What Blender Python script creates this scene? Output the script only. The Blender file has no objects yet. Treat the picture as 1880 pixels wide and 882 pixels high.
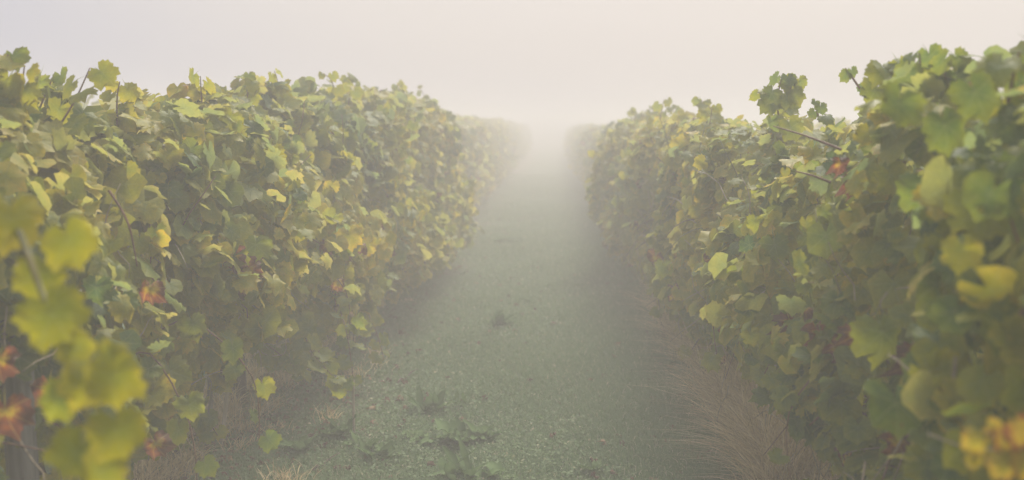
import bpy, math, random
import numpy as np
from mathutils import Vector, Matrix, Euler, noise

random.seed(7)
rng = np.random.default_rng(11)
scene = bpy.context.scene
col = scene.collection
R = math.radians

# ------------------------------------------------------------------ camera
CAM = Vector((0.0, 0.0, 1.5))
PXW, PXH, FPX = 1880.0, 882.0, 1900.0
cd = bpy.data.cameras.new('camera')
cam = bpy.data.objects.new('camera', cd)
col.objects.link(cam)
cam.location = CAM
cam.rotation_euler = (R(90 - 6.19), 0, R(2.26))
cd.sensor_width = 36.0
cd.lens = 36.0 * FPX / PXW
cd.clip_start = 0.05
cd.clip_end = 2000
cd.dof.use_dof = True
cd.dof.focus_distance = 4.3
cd.dof.aperture_fstop = 1.9
scene.camera = cam
CROT = cam.rotation_euler.to_matrix()

def P(px, py, Y):
    """a point of the place seen along the ray of photograph pixel (px, py), Y metres up the lane"""
    d = CROT @ Vector(((px - PXW/2)/FPX, -(py - PXH/2)/FPX, -1.0))
    return CAM + d*(Y/d.y)

# ------------------------------------------------------------------ light
SUN_AZ, SUN_EL = R(17), R(48)        # azimuth clockwise from the lane direction
SUN_DIR = Vector((math.sin(SUN_AZ)*math.cos(SUN_EL), math.cos(SUN_AZ)*math.cos(SUN_EL), math.sin(SUN_EL)))
world = bpy.data.worlds.new('World')
scene.world = world
world.use_nodes = True
nt = world.node_tree
nt.nodes.clear()
def N(tree, typ, **kw):
    n = tree.nodes.new(typ)
    for k, v in kw.items():
        setattr(n, k, v)
    return n
wo = N(nt, 'ShaderNodeOutputWorld')
sky = N(nt, 'ShaderNodeTexSky', sky_type='NISHITA', sun_disc=False)
sky.sun_elevation = SUN_EL; sky.sun_rotation = SUN_AZ
sky.dust_density = 6.0; sky.air_density = 1.5
bgs = N(nt, 'ShaderNodeBackground'); bgs.inputs[1].default_value = 0.09
nt.links.new(sky.outputs[0], bgs.inputs[0])
# high morning mist in front of the blue: pale, warm and brighter round the sun
tc = N(nt, 'ShaderNodeTexCoord')
dot = N(nt, 'ShaderNodeVectorMath', operation='DOT_PRODUCT')
dot.inputs[1].default_value = SUN_DIR
nt.links.new(tc.outputs['Generated'], dot.inputs[0])
wr = N(nt, 'ShaderNodeValToRGB')
wr.color_ramp.interpolation = 'EASE'
wr.color_ramp.elements[0].position = 0.47; wr.color_ramp.elements[0].color = (.47, .485, .60, 1)
wr.color_ramp.elements[1].position = .90; wr.color_ramp.elements[1].color = (.84, .76, .69, 1)
e = wr.color_ramp.elements.new(0.70); e.color = (.72, .668, .645, 1)
nt.links.new(dot.outputs['Value'], wr.inputs[0])
nz = N(nt, 'ShaderNodeTexNoise'); nz.inputs['Scale'].default_value = 1.6; nz.inputs['Detail'].default_value = 3
mpw = N(nt, 'ShaderNodeMapping'); mpw.inputs['Scale'].default_value = (1, 1, 4)
nt.links.new(tc.outputs['Generated'], mpw.inputs[0]); nt.links.new(mpw.outputs[0], nz.inputs[0])
mr = N(nt, 'ShaderNodeMapRange'); mr.inputs['To Min'].default_value = .93; mr.inputs['To Max'].default_value = 1.05
nt.links.new(nz.outputs[0], mr.inputs[0])
bgm = N(nt, 'ShaderNodeBackground')
nt.links.new(wr.outputs[0], bgm.inputs[0]); nt.links.new(mr.outputs[0], bgm.inputs[1])
wm = N(nt, 'ShaderNodeMixShader'); wm.inputs[0].default_value = .86
nt.links.new(bgs.outputs[0], wm.inputs[1]); nt.links.new(bgm.outputs[0], wm.inputs[2])
nt.links.new(wm.outputs[0], wo.inputs[0])

sd = bpy.data.lights.new('sun', 'SUN')
sd.energy = 4.6; sd.angle = R(28); sd.color = (1.0, .93, .84)
so = bpy.data.objects.new('sun', sd); col.objects.link(so)
so.rotation_euler = SUN_DIR.to_track_quat('Z', 'Y').to_euler()
so.location = (20, 20, 20)

scene.view_settings.view_transform = 'Standard'
scene.view_settings.look = 'None'
scene.view_settings.exposure = 0.21
scene.view_settings.gamma = 1.0
scene.cycles.volume_bounces = 3
scene.cycles.max_bounces = 8
scene.cycles.transmission_bounces = 4
FOG = 0.050

# ------------------------------------------------------------------ helpers
def mesh_np(name, V, F, mats, uv=None, tint=None, smooth=True, sizes=None):
    """V (n,3), F (m,3) triangles, uv per vertex, tint per vertex (2 values)"""
    V = np.asarray(V, dtype=np.float32); F = np.asarray(F, dtype=np.int32)
    me = bpy.data.meshes.new(name)
    me.vertices.add(len(V)); me.vertices.foreach_set('co', V.ravel())
    m, k = F.shape
    me.loops.add(m*k); me.loops.foreach_set('vertex_index', F.ravel())
    me.polygons.add(m)
    me.polygons.foreach_set('loop_start', np.arange(0, m*k, k, dtype=np.int32))
    me.polygons.foreach_set('loop_total', np.full(m, k, dtype=np.int32))
    if smooth:
        me.polygons.foreach_set('use_smooth', np.ones(m, dtype=bool))
    if uv is not None:
        l = me.uv_layers.new(name='UVMap')
        l.data.foreach_set('uv', np.asarray(uv, dtype=np.float32)[F.ravel()].ravel())
    if tint is not None:
        t = np.zeros((len(V), 3), dtype=np.float32); t[:, :2] = tint
        a = me.attributes.new('tint', 'FLOAT_VECTOR', 'POINT')
        a.data.foreach_set('vector', t.ravel())
    for mt in (mats if isinstance(mats, list) else [mats]):
        me.materials.append(mt)
    me.update(calc_edges=True)
    return me

def link(name, me, parent=None, loc=None):
    o = bpy.data.objects.new(name, me)
    col.objects.link(o)
    if parent: o.parent = parent
    if loc is not None: o.location = loc
    return o

def thing(name, label, cat, loc=(0, 0, 0), group=None):
    o = bpy.data.objects.new(name, None)
    col.objects.link(o)
    o.empty_display_size = .1
    o.location = loc
    o['label'] = label; o['category'] = cat
    if group: o['group'] = group
    return o

def tube_np(pts, rads, sides=6, bump=0.0):
    """tapered tube along points -> V, F (quads)"""
    pts = [Vector(p) for p in pts]
    V = []; F = []
    up = Vector((.13, .31, .94))
    n = len(pts)
    for i, p in enumerate(pts):
        t = (pts[min(i+1, n-1)] - pts[max(i-1, 0)]).normalized()
        a = t.cross(up)
        if a.length < .05: a = t.cross(Vector((1, 0, 0)))
        a.normalize(); b = t.cross(a)
        for k in range(sides):
            an = 2*math.pi*k/sides
            r = rads[i]*(1 + (random.uniform(-bump, bump) if bump else 0))
            V.append(p + (a*math.cos(an) + b*math.sin(an))*r)
    for i in range(n-1):
        for k in range(sides):
            q = (k+1) % sides
            F.append((i*sides+k, i*sides+q, (i+1)*sides+q, (i+1)*sides+k))
    c = len(V); V.append(pts[-1])
    for k in range(sides):
        F.append(((n-1)*sides+k, (n-1)*sides+(k+1) % sides, c, c))
    return V, F

def poly_mesh(name, V, F, mat, smooth=True):
    me = bpy.data.meshes.new(name)
    F = [tuple(dict.fromkeys(f)) for f in F]
    me.from_pydata([tuple(v) for v in V], [], F)
    me.materials.append(mat)
    if smooth:
        for p in me.polygons: p.use_smooth = True
    me.update()
    return me

def merge_tubes(lst):
    V = []; F = []
    for v, f in lst:
        o = len(V); V += v; F += [tuple(i+o for i in q) for q in f]
    return V, F

# ------------------------------------------------------------------ materials
def new_mat(name):
    m = bpy.data.materials.new(name); m.use_nodes = True
    t = m.node_tree; t.nodes.clear()
    out = N(t, 'ShaderNodeOutputMaterial')
    return m, t, out
def math_(t, op, a, b=None, clamp=False):
    n = N(t, 'ShaderNodeMath', operation=op); n.use_clamp = clamp
    for i, v in enumerate((a, b)):
        if v is None: continue
        if isinstance(v, (int, float)): n.inputs[i].default_value = v
        else: t.links.new(v, n.inputs[i])
    return n.outputs[0]
def mixc(t, f, a, b):
    n = N(t, 'ShaderNodeMix', data_type='RGBA')
    for i, v in ((0, f), (6, a), (7, b)):
        if isinstance(v, (int, float)): n.inputs[i].default_value = v
        elif isinstance(v, tuple): n.inputs[i].default_value = v
        else: t.links.new(v, n.inputs[i])
    return n.outputs[2]
def ramp(t, fac, stops):
    n = N(t, 'ShaderNodeValToRGB')
    els = n.color_ramp.elements
    els[0].position, els[0].color = stops[0][0], (*stops[0][1], 1)
    els[1].position, els[1].color = stops[-1][0], (*stops[-1][1], 1)
    for p, c in stops[1:-1]:
        e = els.new(p); e.color = (*c, 1)
    t.links.new(fac, n.inputs[0])
    return n.outputs[0]

LEAF_STOPS = [(0, (.068, .128, .046)), (.22, (.125, .190, .038)), (.42, (.215, .250, .032)), (.60, (.310, .310, .032)),
              (.76, (.43, .38, .055)), (.86, (.52, .40, .06)), (.93, (.27, .12, .045)), (1, (.13, .062, .035))]
def leaf_material(name, single):
    m, t, out = new_mat(name)
    if single:
        oi = N(t, 'ShaderNodeObjectInfo')
        sep = N(t, 'ShaderNodeSeparateColor'); t.links.new(oi.outputs['Color'], sep.inputs[0])
        tint, rnd = sep.outputs[0], sep.outputs[1]
    else:
        at = N(t, 'ShaderNodeAttribute', attribute_name='tint')
        sep = N(t, 'ShaderNodeSeparateXYZ'); t.links.new(at.outputs['Vector'], sep.inputs[0])
        tint, rnd = sep.outputs[0], sep.outputs[1]
    uv = N(t, 'ShaderNodeUVMap'); uv.uv_map = 'UVMap'
    sx = N(t, 'ShaderNodeSeparateXYZ'); t.links.new(uv.outputs[0], sx.inputs[0])
    x = math_(t, 'SUBTRACT', sx.outputs[0], .5); y = math_(t, 'SUBTRACT', sx.outputs[1], .5)
    r = math_(t, 'SQRT', math_(t, 'ADD', math_(t, 'MULTIPLY', x, x), math_(t, 'MULTIPLY', y, y)))
    ang = math_(t, 'ABSOLUTE', math_(t, 'ARCTAN2', x, y))
    ds = []
    for a in (0.0, .86, 1.86):
        ds.append(math_(t, 'ABSOLUTE', math_(t, 'SINE', math_(t, 'SUBTRACT', ang, a))))
    d = math_(t, 'MULTIPLY', math_(t, 'MINIMUM', math_(t, 'MINIMUM', ds[0], ds[1]), ds[2]), r)
    vein = math_(t, 'SUBTRACT', 1.0, math_(t, 'DIVIDE', d, .020), True)
    # noise inside the blade, shifted for every leaf
    cmb = N(t, 'ShaderNodeCombineXYZ')
    t.links.new(sx.outputs[0], cmb.inputs[0]); t.links.new(sx.outputs[1], cmb.inputs[1])
    t.links.new(math_(t, 'MULTIPLY', rnd, 37.0), cmb.inputs[2])
    n1 = N(t, 'ShaderNodeTexNoise'); n1.inputs['Scale'].default_value = 3.2; n1.inputs['Detail'].default_value = 4
    t.links.new(cmb.outputs[0], n1.inputs[0])
    n2 = N(t, 'ShaderNodeTexNoise'); n2.inputs['Scale'].default_value = 16; n2.inputs['Detail'].default_value = 3
    t.links.new(cmb.outputs[0], n2.inputs[0])
    # the blade turns from the margin inwards and stays greener along the veins
    turn = math_(t, 'MULTIPLY', math_(t, 'SUBTRACT', n1.outputs[0], .5), .42)
    turn = math_(t, 'ADD', turn, math_(t, 'MULTIPLY', math_(t, 'SUBTRACT', r, .34), .38))
    turn = math_(t, 'SUBTRACT', turn, math_(t, 'MULTIPLY', vein, .05))
    tt = math_(t, 'MINIMUM', math_(t, 'ADD', tint, turn, True), math_(t, 'ADD', tint, .11))
    c = ramp(t, tt, LEAF_STOPS)
    # brown and red spots / burnt margins on some leaves
    sp = math_(t, 'ADD', math_(t, 'MULTIPLY', n1.outputs[0], .6), math_(t, 'MULTIPLY', n2.outputs[0], .4))
    sp = math_(t, 'ADD', sp, math_(t, 'MULTIPLY', r, .30))
    thr = math_(t, 'SUBTRACT', .92, math_(t, 'MULTIPLY', rnd, .21))
    spot = math_(t, 'MULTIPLY', math_(t, 'SUBTRACT', sp, thr), 16.0, True)
    c = mixc(t, math_(t, 'MULTIPLY', spot, .6), c, (.17, .055, .025, 1))
    c = mixc(t, math_(t, 'MULTIPLY', vein, .35), c, (.34, .36, .14, 1))
    geo = N(t, 'ShaderNodeNewGeometry')
    c = mixc(t, math_(t, 'MULTIPLY', geo.outputs['Backfacing'], .32), c, (.27, .32, .18, 1))
    hs = N(t, 'ShaderNodeHueSaturation')
    t.links.new(c, hs.inputs['Color'])
    t.links.new(math_(t, 'ADD', .72, math_(t, 'MULTIPLY', n2.outputs[0], .55)), hs.inputs['Value'])
    c = hs.outputs[0]
    bp = N(t, 'ShaderNodeBump'); bp.inputs['Strength'].default_value = .55; bp.inputs['Distance'].default_value = .004
    t.links.new(math_(t, 'SUBTRACT', n2.outputs[0], math_(t, 'MULTIPLY', vein, .5)), bp.inputs['Height'])
    pr = N(t, 'ShaderNodeBsdfPrincipled')
    pr.inputs['Roughness'].default_value = .45
    pr.inputs['Specular IOR Level'].default_value = .24
    t.links.new(c, pr.inputs['Base Color']); t.links.new(bp.outputs[0], pr.inputs['Normal'])
    tr = N(t, 'ShaderNodeBsdfTranslucent')
    tcx = N(t, 'ShaderNodeHueSaturation'); tcx.inputs['Saturation'].default_value = 1.1; tcx.inputs['Value'].default_value = 1.5
    tcx.inputs['Hue'].default_value = .483
    t.links.new(c, tcx.inputs['Color']); t.links.new(tcx.outputs[0], tr.inputs[0])
    mx = N(t, 'ShaderNodeMixShader'); mx.inputs[0].default_value = .52
    t.links.new(pr.outputs[0], mx.inputs[1]); t.links.new(tr.outputs[0], mx.inputs[2])
    t.links.new(mx.outputs[0], out.inputs[0])
    return m
LEAF1 = leaf_material('vine_leaf', True)
LEAFJ = leaf_material('vine_foliage', False)

def bark(name, c1, c2, scale=40, stretch=.12, rough=.9):
    m, t, out = new_mat(name)
    tcn = N(t, 'ShaderNodeTexCoord')
    mp = N(t, 'ShaderNodeMapping'); mp.inputs['Scale'].default_value = (1, 1, stretch)
    t.links.new(tcn.outputs['Object'], mp.inputs[0])
    n1 = N(t, 'ShaderNodeTexNoise'); n1.inputs['Scale'].default_value = scale; n1.inputs['Detail'].default_value = 5
    t.links.new(mp.outputs[0], n1.inputs[0])
    n2 = N(t, 'ShaderNodeTexNoise'); n2.inputs['Scale'].default_value = 7; n2.inputs['Detail'].default_value = 4
    t.links.new(tcn.outputs['Object'], n2.inputs[0])
    c = ramp(t, math_(t, 'ADD', math_(t, 'MULTIPLY', n1.outputs[0], .65), math_(t, 'MULTIPLY', n2.outputs[0], .35)), [(.35, c1), (.65, c2)])
    pr = N(t, 'ShaderNodeBsdfPrincipled'); pr.inputs['Roughness'].default_value = rough
    bp = N(t, 'ShaderNodeBump'); bp.inputs['Strength'].default_value = .8; bp.inputs['Distance'].default_value = .01
    t.links.new(n1.outputs[0], bp.inputs['Height'])
    t.links.new(c, pr.inputs['Base Color']); t.links.new(bp.outputs[0], pr.inputs['Normal'])
    t.links.new(pr.outputs[0], out.inputs[0])
    return m
BARK = bark('vine_bark', (.035, .022, .016), (.13, .085, .06))
CANE = bark('cane_bark', (.10, .045, .025), (.24, .12, .06), 60, .2, .6)
GCANE = bark('green_cane', (.13, .14, .05), (.26, .22, .08), 60, .2, .6)
TWIGM = bark('dry_twig', (.20, .15, .10), (.45, .36, .24), 60, .2, .6)
WOOD = bark('weathered_wood', (.08, .075, .07), (.22, .205, .185), 60, .05)
STRAWM = bark('pale_stake_wood', (.30, .24, .17), (.50, .42, .32), 60, .05)

def tint_mat(name, stops, rough=.7, transl=.25, spec=.3):
    m, t, out = new_mat(name)
    at = N(t, 'ShaderNodeAttribute', attribute_name='tint')
    sep = N(t, 'ShaderNodeSeparateXYZ'); t.links.new(at.outputs['Vector'], sep.inputs[0])
    c = ramp(t, sep.outputs[0], stops)
    pr = N(t, 'ShaderNodeBsdfPrincipled'); pr.inputs['Roughness'].default_value = rough
    pr.inputs['Specular IOR Level'].default_value = spec
    t.links.new(c, pr.inputs['Base Color'])
    tr = N(t, 'ShaderNodeBsdfTranslucent'); t.links.new(c, tr.inputs[0])
    mx = N(t, 'ShaderNodeMixShader'); mx.inputs[0].default_value = transl
    t.links.new(pr.outputs[0], mx.inputs[1]); t.links.new(tr.outputs[0], mx.inputs[2])
    t.links.new(mx.outputs[0], out.inputs[0])
    return m
GRASSM = tint_mat('meadow_grass', [(0, (.080, .140, .065)), (.4, (.150, .240, .105)), (.7, (.225, .305, .155)), (.86, (.33, .34, .19)), (1, (.58, .52, .38))], .6, .35, .2)
DRYM = tint_mat('dry_grass', [(0, (.25, .18, .09)), (.5, (.68, .54, .31)), (1, (.95, .82, .55))], .7, .42)
WEEDM = tint_mat('dock_leaf', [(0, (.05, .11, .04)), (1, (.15, .23, .09))], .85, .25, .08)

def ground_mat():
    m, t, out = new_mat('meadow_soil')
    tcn = N(t, 'ShaderNodeTexCoord')
    n1 = N(t, 'ShaderNodeTexNoise'); n1.inputs['Scale'].default_value = .9; n1.inputs['Detail'].default_value = 6
    n2 = N(t, 'ShaderNodeTexNoise'); n2.inputs['Scale'].default_value = 45; n2.inputs['Detail'].default_value = 6
    for n in (n1, n2): t.links.new(tcn.outputs['Object'], n.inputs[0])
    # strips of bare soil and litter under the vines, 2.8 m apart; grass between
    sx = N(t, 'ShaderNodeSeparateXYZ'); t.links.new(tcn.outputs['Object'], sx.inputs[0])
    u = math_(t, 'ADD', sx.outputs[0], 1.75 + 28.0)
    u = math_(t, 'ABSOLUTE', math_(t, 'SUBTRACT', math_(t, 'MODULO', math_(t, 'ADD', u, 1.4), 2.83), 1.4))
    u = math_(t, 'ADD', u, math_(t, 'MULTIPLY', math_(t, 'SUBTRACT', n1.outputs[0], .5), .9))
    strip = math_(t, 'SUBTRACT', 1.0, math_(t, 'MULTIPLY', math_(t, 'SUBTRACT', u, .22), 2.5, True), True)
    g = ramp(t, n2.outputs[0], [(.3, (.065, .095, .05)), (.55, (.11, .175, .075)), (.75, (.18, .25, .12))])
    s = ramp(t, n2.outputs[0], [(.3, (.12, .095, .06)), (.55, (.22, .175, .11)), (.75, (.32, .26, .17))])
    c = mixc(t, strip, g, s)
    c = mixc(t, math_(t, 'MULTIPLY', math_(t, 'SUBTRACT', n1.outputs[0], .48), 3.0, True), c, (.14, .125, .085, 1))
    pr = N(t, 'ShaderNodeBsdfPrincipled'); pr.inputs['Roughness'].default_value = .95
    bp = N(t, 'ShaderNodeBump'); bp.inputs['Strength'].default_value = 1; bp.inputs['Distance'].default_value = .03
    t.links.new(n2.outputs[0], bp.inputs['Height'])
    t.links.new(c, pr.inputs['Base Color']); t.links.new(bp.outputs[0], pr.inputs['Normal'])
    t.links.new(pr.outputs[0], out.inputs[0])
    return m
GROUND = ground_mat()

# ------------------------------------------------------------------ ground
def gz(x, y):
    return .018*math.sin(x*2.3 + .7*math.sin(y*.8)) + .02*math.sin(y*1.1 + x) + .012*math.sin(x*5.1 - y*3.7)
def gz_np(x, y):
    return .018*np.sin(x*2.3 + .7*np.sin(y*.8)) + .02*np.sin(y*1.1 + x) + .012*np.sin(x*5.1 - y*3.7)
gx = np.concatenate([np.linspace(-118, -9, 20), np.linspace(-8, 8, 90), np.linspace(9, 118, 20)])
gy = np.concatenate([np.linspace(-118, -5, 20), np.linspace(-4, 30, 180), np.linspace(31, 118, 30)])
GX, GY = np.meshgrid(gx, gy)
fade = np.clip((60 - np.hypot(GX, GY))/30, 0, 1)
GZ = gz_np(GX, GY)*fade
V = np.stack([GX.ravel(), GY.ravel(), GZ.ravel()], 1)
nx, ny = len(gx), len(gy)
I, J = np.meshgrid(np.arange(nx-1), np.arange(ny-1))
a0 = (J*nx + I).ravel()
F = np.stack([a0, a0+1, a0+nx+1, a0+nx], 1)
g = link('ground', mesh_np('ground', V, F, GROUND)); g['kind'] = 'structure'

# ------------------------------------------------------------------ grape leaf templates
CTRL = [(0, .62), (12, .545), (26, .465), (40, .55), (52, .61), (66, .53), (80, .465), (97, .52), (110, .55), (128, .51), (146, .47), (160, .42), (172, .26), (180, .07)]
CA = np.array([c[0] for c in CTRL], float); CR = np.array([c[1] for c in CTRL])
def leaf_template(n_out, n_ring, seed, curl=.35, fold=.12, wave=.05, petiole=True):
    rg = np.random.default_rng(seed)
    lob = 1 + rg.normal(0, .07, 5)
    def outline(th, tooth):
        d = np.degrees(np.abs(th))
        r = np.interp(d, CA, CR)
        r = r*(1 + .06*np.sin(th*1.0 + seed) + .05*np.sin(th*3 + seed*2.1))
        r = r + .036*tooth
        return r
    th = np.linspace(-math.pi, math.pi, n_out, endpoint=False)
    tooth = np.where(np.arange(n_out) % 2 == 0, 1, -1) if n_out >= 24 else np.zeros(n_out)
    th = th + rg.normal(0, .02, n_out)
    r = outline(th, tooth)*(1 + rg.normal(0, .03, n_out))
    ph = rg.uniform(0, 6.28, 3); k = rg.uniform(.6, 1.3, 3)
    def z(x, y):
        rr = np.hypot(x, y); an = np.arctan2(x, y)
        return (-curl*k[0]*rr**2*(1.0 + .5*np.sign(y)*1.0*(y > 0)) + fold*k[1]*np.abs(x) + wave*k[2]*np.sin(5*an + ph[0])*rr*2
                + .10*rr*np.sin(an + ph[1]))
    xs = [0.0]; ys = [0.0]
    if n_ring:
        tr_ = np.linspace(-math.pi, math.pi, n_ring, endpoint=False)
        rr = outline(tr_, 0)*.55
        xs += list(rr*np.sin(tr_)); ys += list(rr*np.cos(tr_))
    xs += list(r*np.sin(th)); ys += list(r*np.cos(th))
    xs = np.array(xs); ys = np.array(ys)
    zs = z(xs, ys)
    F = []
    if n_ring:
        for i in range(n_ring): F.append((0, 1+i, 1+(i+1) % n_ring))
        # stitch ring to outline
        i = j = 0
        o = 1+n_ring
        while i < n_ring or j < n_out:
            ti = (i+1)/n_ring; tj = (j+1)/n_out
            if j < n_out and (tj <= ti or i >= n_ring):
                F.append((1+i % n_ring, o+j % n_out, o+(j+1) % n_out)); j += 1
            else:
                F.append((1+i % n_ring, o+j % n_out, 1+(i+1) % n_ring)); i += 1
    else:
        for i in range(n_out): F.append((0, 1+i, 1+(i+1) % n_out))
    F = [(a, c, b) for a, b, c in F]     # upper side faces +Z
    V = np.stack([xs, ys, zs], 1)
    UV = np.stack([xs+.5, ys+.5], 1)
    if petiole:
        b = len(V); w = .018
        L = rg.uniform(.45, .75)
        pv = [(-w, 0, 0), (w, 0, 0), (w*.8, -L*.55, -.10), (-w*.8, -L*.55, -.10), (0, -L, -.30)]
        V = np.vstack([V, pv]); UV = np.vstack([UV, [(.5, .5)]*5])
        F += [(b, b+3, b+2), (b, b+2, b+1), (b+3, b+4, b+2)]
    return V, np.array(F), UV
HI = [leaf_template(32, 8, s, curl=c, fold=f, wave=w) for s, c, f, w in
      [(1, .22, .08, .03), (2, .40, .15, .04), (3, .12, -.10, .05), (4, .55, .2, .03), (5, .08, .18, .04), (6, .30, -.05, .06), (7, .75, .1, .05), (8, .2, .30, .03), (9, -.18, .12, .05), (10, .45, .30, .07)]]
DEAD = [leaf_template(28, 10, s, curl=c, fold=f, wave=w) for s, c, f, w in [(21, 1.9, .7, .2), (22, 1.2, 1.0, .25), (23, 2.4, .3, .2)]]
MID = [leaf_template(16, 0, s, curl=c, fold=f, wave=w, petiole=False) for s, c, f, w in
       [(11, .25, .1, .04), (12, .45, .2, .05), (13, .12, -.1, .05), (14, .6, .3, .07), (15, .2, .35, .05)]]
LO = [leaf_template(9, 0, s, curl=c, fold=f, wave=w, petiole=False) for s, c, f, w in [(31, .4, .1, .1), (32, .7, .3, .1), (33, .2, -.2, .1)]]
HI_ME = [mesh_np('leaf', v, f, LEAF1, uv) for v, f, uv in HI]
DEAD_ME = [mesh_np('dead_leaf', v, f, LEAF1, uv) for v, f, uv in DEAD]

def frames(outw, upw, rnd_n, rnd_t, count, down=1.0):
    """orthonormal leaf frames: normals roughly out and up, tips hanging. outw (n,3)"""
    nrm = outw + upw + rng.normal(0, rnd_n, (count, 3))
    nrm /= np.linalg.norm(nrm, axis=1, keepdims=True)
    tip = outw*.25 + np.array([0, 0, -1.0])*down + rng.normal(0, rnd_t, (count, 3))
    tip -= nrm*np.sum(tip*nrm, 1, keepdims=True)
    tip /= np.linalg.norm(tip, axis=1, keepdims=True) + 1e-9
    xax = np.cross(tip, nrm)
    return np.stack([xax, tip, nrm], 2)      # columns

def join_leaves(name, tmpl, pos, fr, size, tints, mat):
    Vs, Fs, Us, Ts = [], [], [], []
    off = 0
    which = rng.integers(0, len(tmpl), len(pos))
    for k, (v, f, uv) in enumerate(tmpl):
        ids = np.where(which == k)[0]
        if not len(ids): continue
        vv = np.einsum('nij,vj->nvi', fr[ids], v)*size[ids, None, None] + pos[ids, None, :]
        n, m = vv.shape[:2]
        Vs.append(vv.reshape(-1, 3))
        Fs.append((f[None] + (np.arange(n)*m)[:, None, None] + off).reshape(-1, 3))
        Us.append(np.tile(uv, (n, 1))); Ts.append(np.repeat(tints[ids], m, axis=0))
        off += n*m
    return mesh_np(name, np.vstack(Vs), np.vstack(Fs), mat, np.vstack(Us), np.vstack(Ts))

def put_leaf(root, p, fr, size, tint, rnd, dead=False, label=None):
    me = random.choice(DEAD_ME if dead else HI_ME)
    o = bpy.data.objects.new('leaf', me)
    M = Matrix([[fr[0][0]*size, fr[0][1]*size, fr[0][2]*size, p[0]],
                [fr[1][0]*size, fr[1][1]*size, fr[1][2]*size, p[1]],
                [fr[2][0]*size, fr[2][1]*size, fr[2][2]*size, p[2]],
                [0, 0, 0, 1]])
    o.parent = root
    o.matrix_basis = M
    o.color = (tint, rnd, 0, 1)
    col.objects.link(o)
    if label: o['label'] = label
    return o

# ------------------------------------------------------------------ the vines
XL, XR = -1.72, 1.14
TOPL = ([-3, 2.6, 3.0, 3.7, 4.65, 6.7, 8.3, 11.9, 12.8, 14.8, 22.5, 60], [1.64, 1.64, 1.58, 1.54, 1.66, 1.73, 1.77, 1.77, 1.76, 1.64, 1.69, 1.66])
TOPR = ([-3, 2.0, 2.4, 2.8, 3.15, 3.55, 4.4, 5.3, 6.7, 8.8, 13, 14, 60], [1.63, 1.63, 1.60, 1.64, 1.62, 1.51, 1.46, 1.47, 1.54, 1.55, 1.60, 1.53, 1.53])
def top(side, Y):
    return float(np.interp(Y, *(TOPL if side < 0 else TOPR)))
LOL = ([2, 2.35, 2.5, 2.8, 3.05, 3.6, 4.0, 4.8, 5.2, 5.6, 6.2, 6.7, 7.6, 9, 12], [.30, .30, .85, .85, .30, .26, .50, .58, .50, .28, .26, .40, .28, .14, .08])
LOR = ([2, 3.2, 4.6, 5.6, 6.6, 9, 12], [.22, .38, .48, .34, .28, .24, .2])
def shift(side, y):
    # the rows are not ruler-straight: they lean into the lane half way up
    if side < 0: return float(np.interp(y, [3.5, 6, 8, 11.2, 12.3, 20], [0, .06, .16, .22, .02, .04]))
    return -float(np.interp(y, [4, 8, 11, 12.5, 20], [0, .08, .15, .02, .05]))
def bulge(side, y):
    # some vines swell into the lane, others stand back
    c = ((11.1, .14, .7), (10.0, .10, 1.2), (8.2, .13, 1.0), (6.4, .10, .8), (4.8, .10, .8)) if side < 0 else ((10.4, .12, .8), (3.4, .05, .8), (6.0, .04, .6))
    b = sum(a*math.exp(-((y - m)/s)**2) for m, a, s in c)
    c2 = ((13.0, -.08, 1.0),) if side < 0 else ((12.6, -.08, 1.0), (7.6, -.06, .8))
    return b + sum(a*math.exp(-((y - m)/s)**2) for m, a, s in c2)
def sample_leaf_points(side, xc, Y, n, step):
    """points in the hedge of one vine, world coordinates; also the outward vector"""
    pos = np.zeros((n, 3)); out = np.zeros((n, 3)); face = np.zeros(n)
    i = 0
    lane = -side                    # direction from the row to the lane
    while i < n:
        y = Y + random.uniform(-.62, .62)*step
        ht = top(side, y) +   .13*noise.noise(Vector((y*2.0, side*9, 0))) + .05*noise.noise(Vector((y*6, side*4, 1))) + .16*max(0, noise.noise(Vector((y*4.1, side*6, 7))) - .12)
        z = random.uniform(.10, 1.0)**.9*ht
        zr = z/ht
        lo = float(np.interp(y, *(LOL if side < 0 else LOR))) + .16*noise.noise(Vector((y*2.3, side*5, 3)))
        if z < lo and random.random() < .96: continue
        # profile: widest low in the canopy, rounded top
        w = .40*math.sqrt(max(0, 1 - max(0, (zr - .70)/.30)**2))*(.85 + .22*math.sin(min(1, zr/.8)*math.pi))
        w += .20*noise.noise(Vector((y*1.25, z*1.3, side*3.3))) + .13*noise.noise(Vector((y*2.6, z*.8, side*2.1 + 5))) + .09*noise.noise(Vector((y*3.6, z*3.6, side))) + bulge(side, y)*(.4 + .6*zr)
        w *= min(1, .55 + max(0, z - lo)*1.6)
        w = max(.05, w)
        if side > 0 and 2.15 < y < 2.55 and .85 < z < 1.08 and random.random() < .8: continue
        s = 1 if random.random() < .6 else -1
        if side < 0 and s > 0 and z < .95: w += .17*float(np.interp(y, [4.4, 6.2, 11.2, 12.3], [0, 1, 1, 0]))
        u = 1 - abs(random.gauss(0, .28))
        if zr > .93: u = random.uniform(-.2, 1)
        x = s*w*u + random.gauss(0, .015)
        if noise.noise(Vector((y*2.9, z*3.3, side*7 + 2))) < -.33 and s > 0 and random.random() < .7: continue
        pos[i] = (xc + lane*x, y, z)
        o = Vector((lane*s*random.uniform(.2, 1), random.uniform(-1.0, .45), .22 + 1.3*max(0, zr - .85)/.15))
        out[i] = o.normalized()
        face[i] = s*u + (.6 if zr > .9 else 0)
        i += 1
    return pos, out, face

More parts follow.
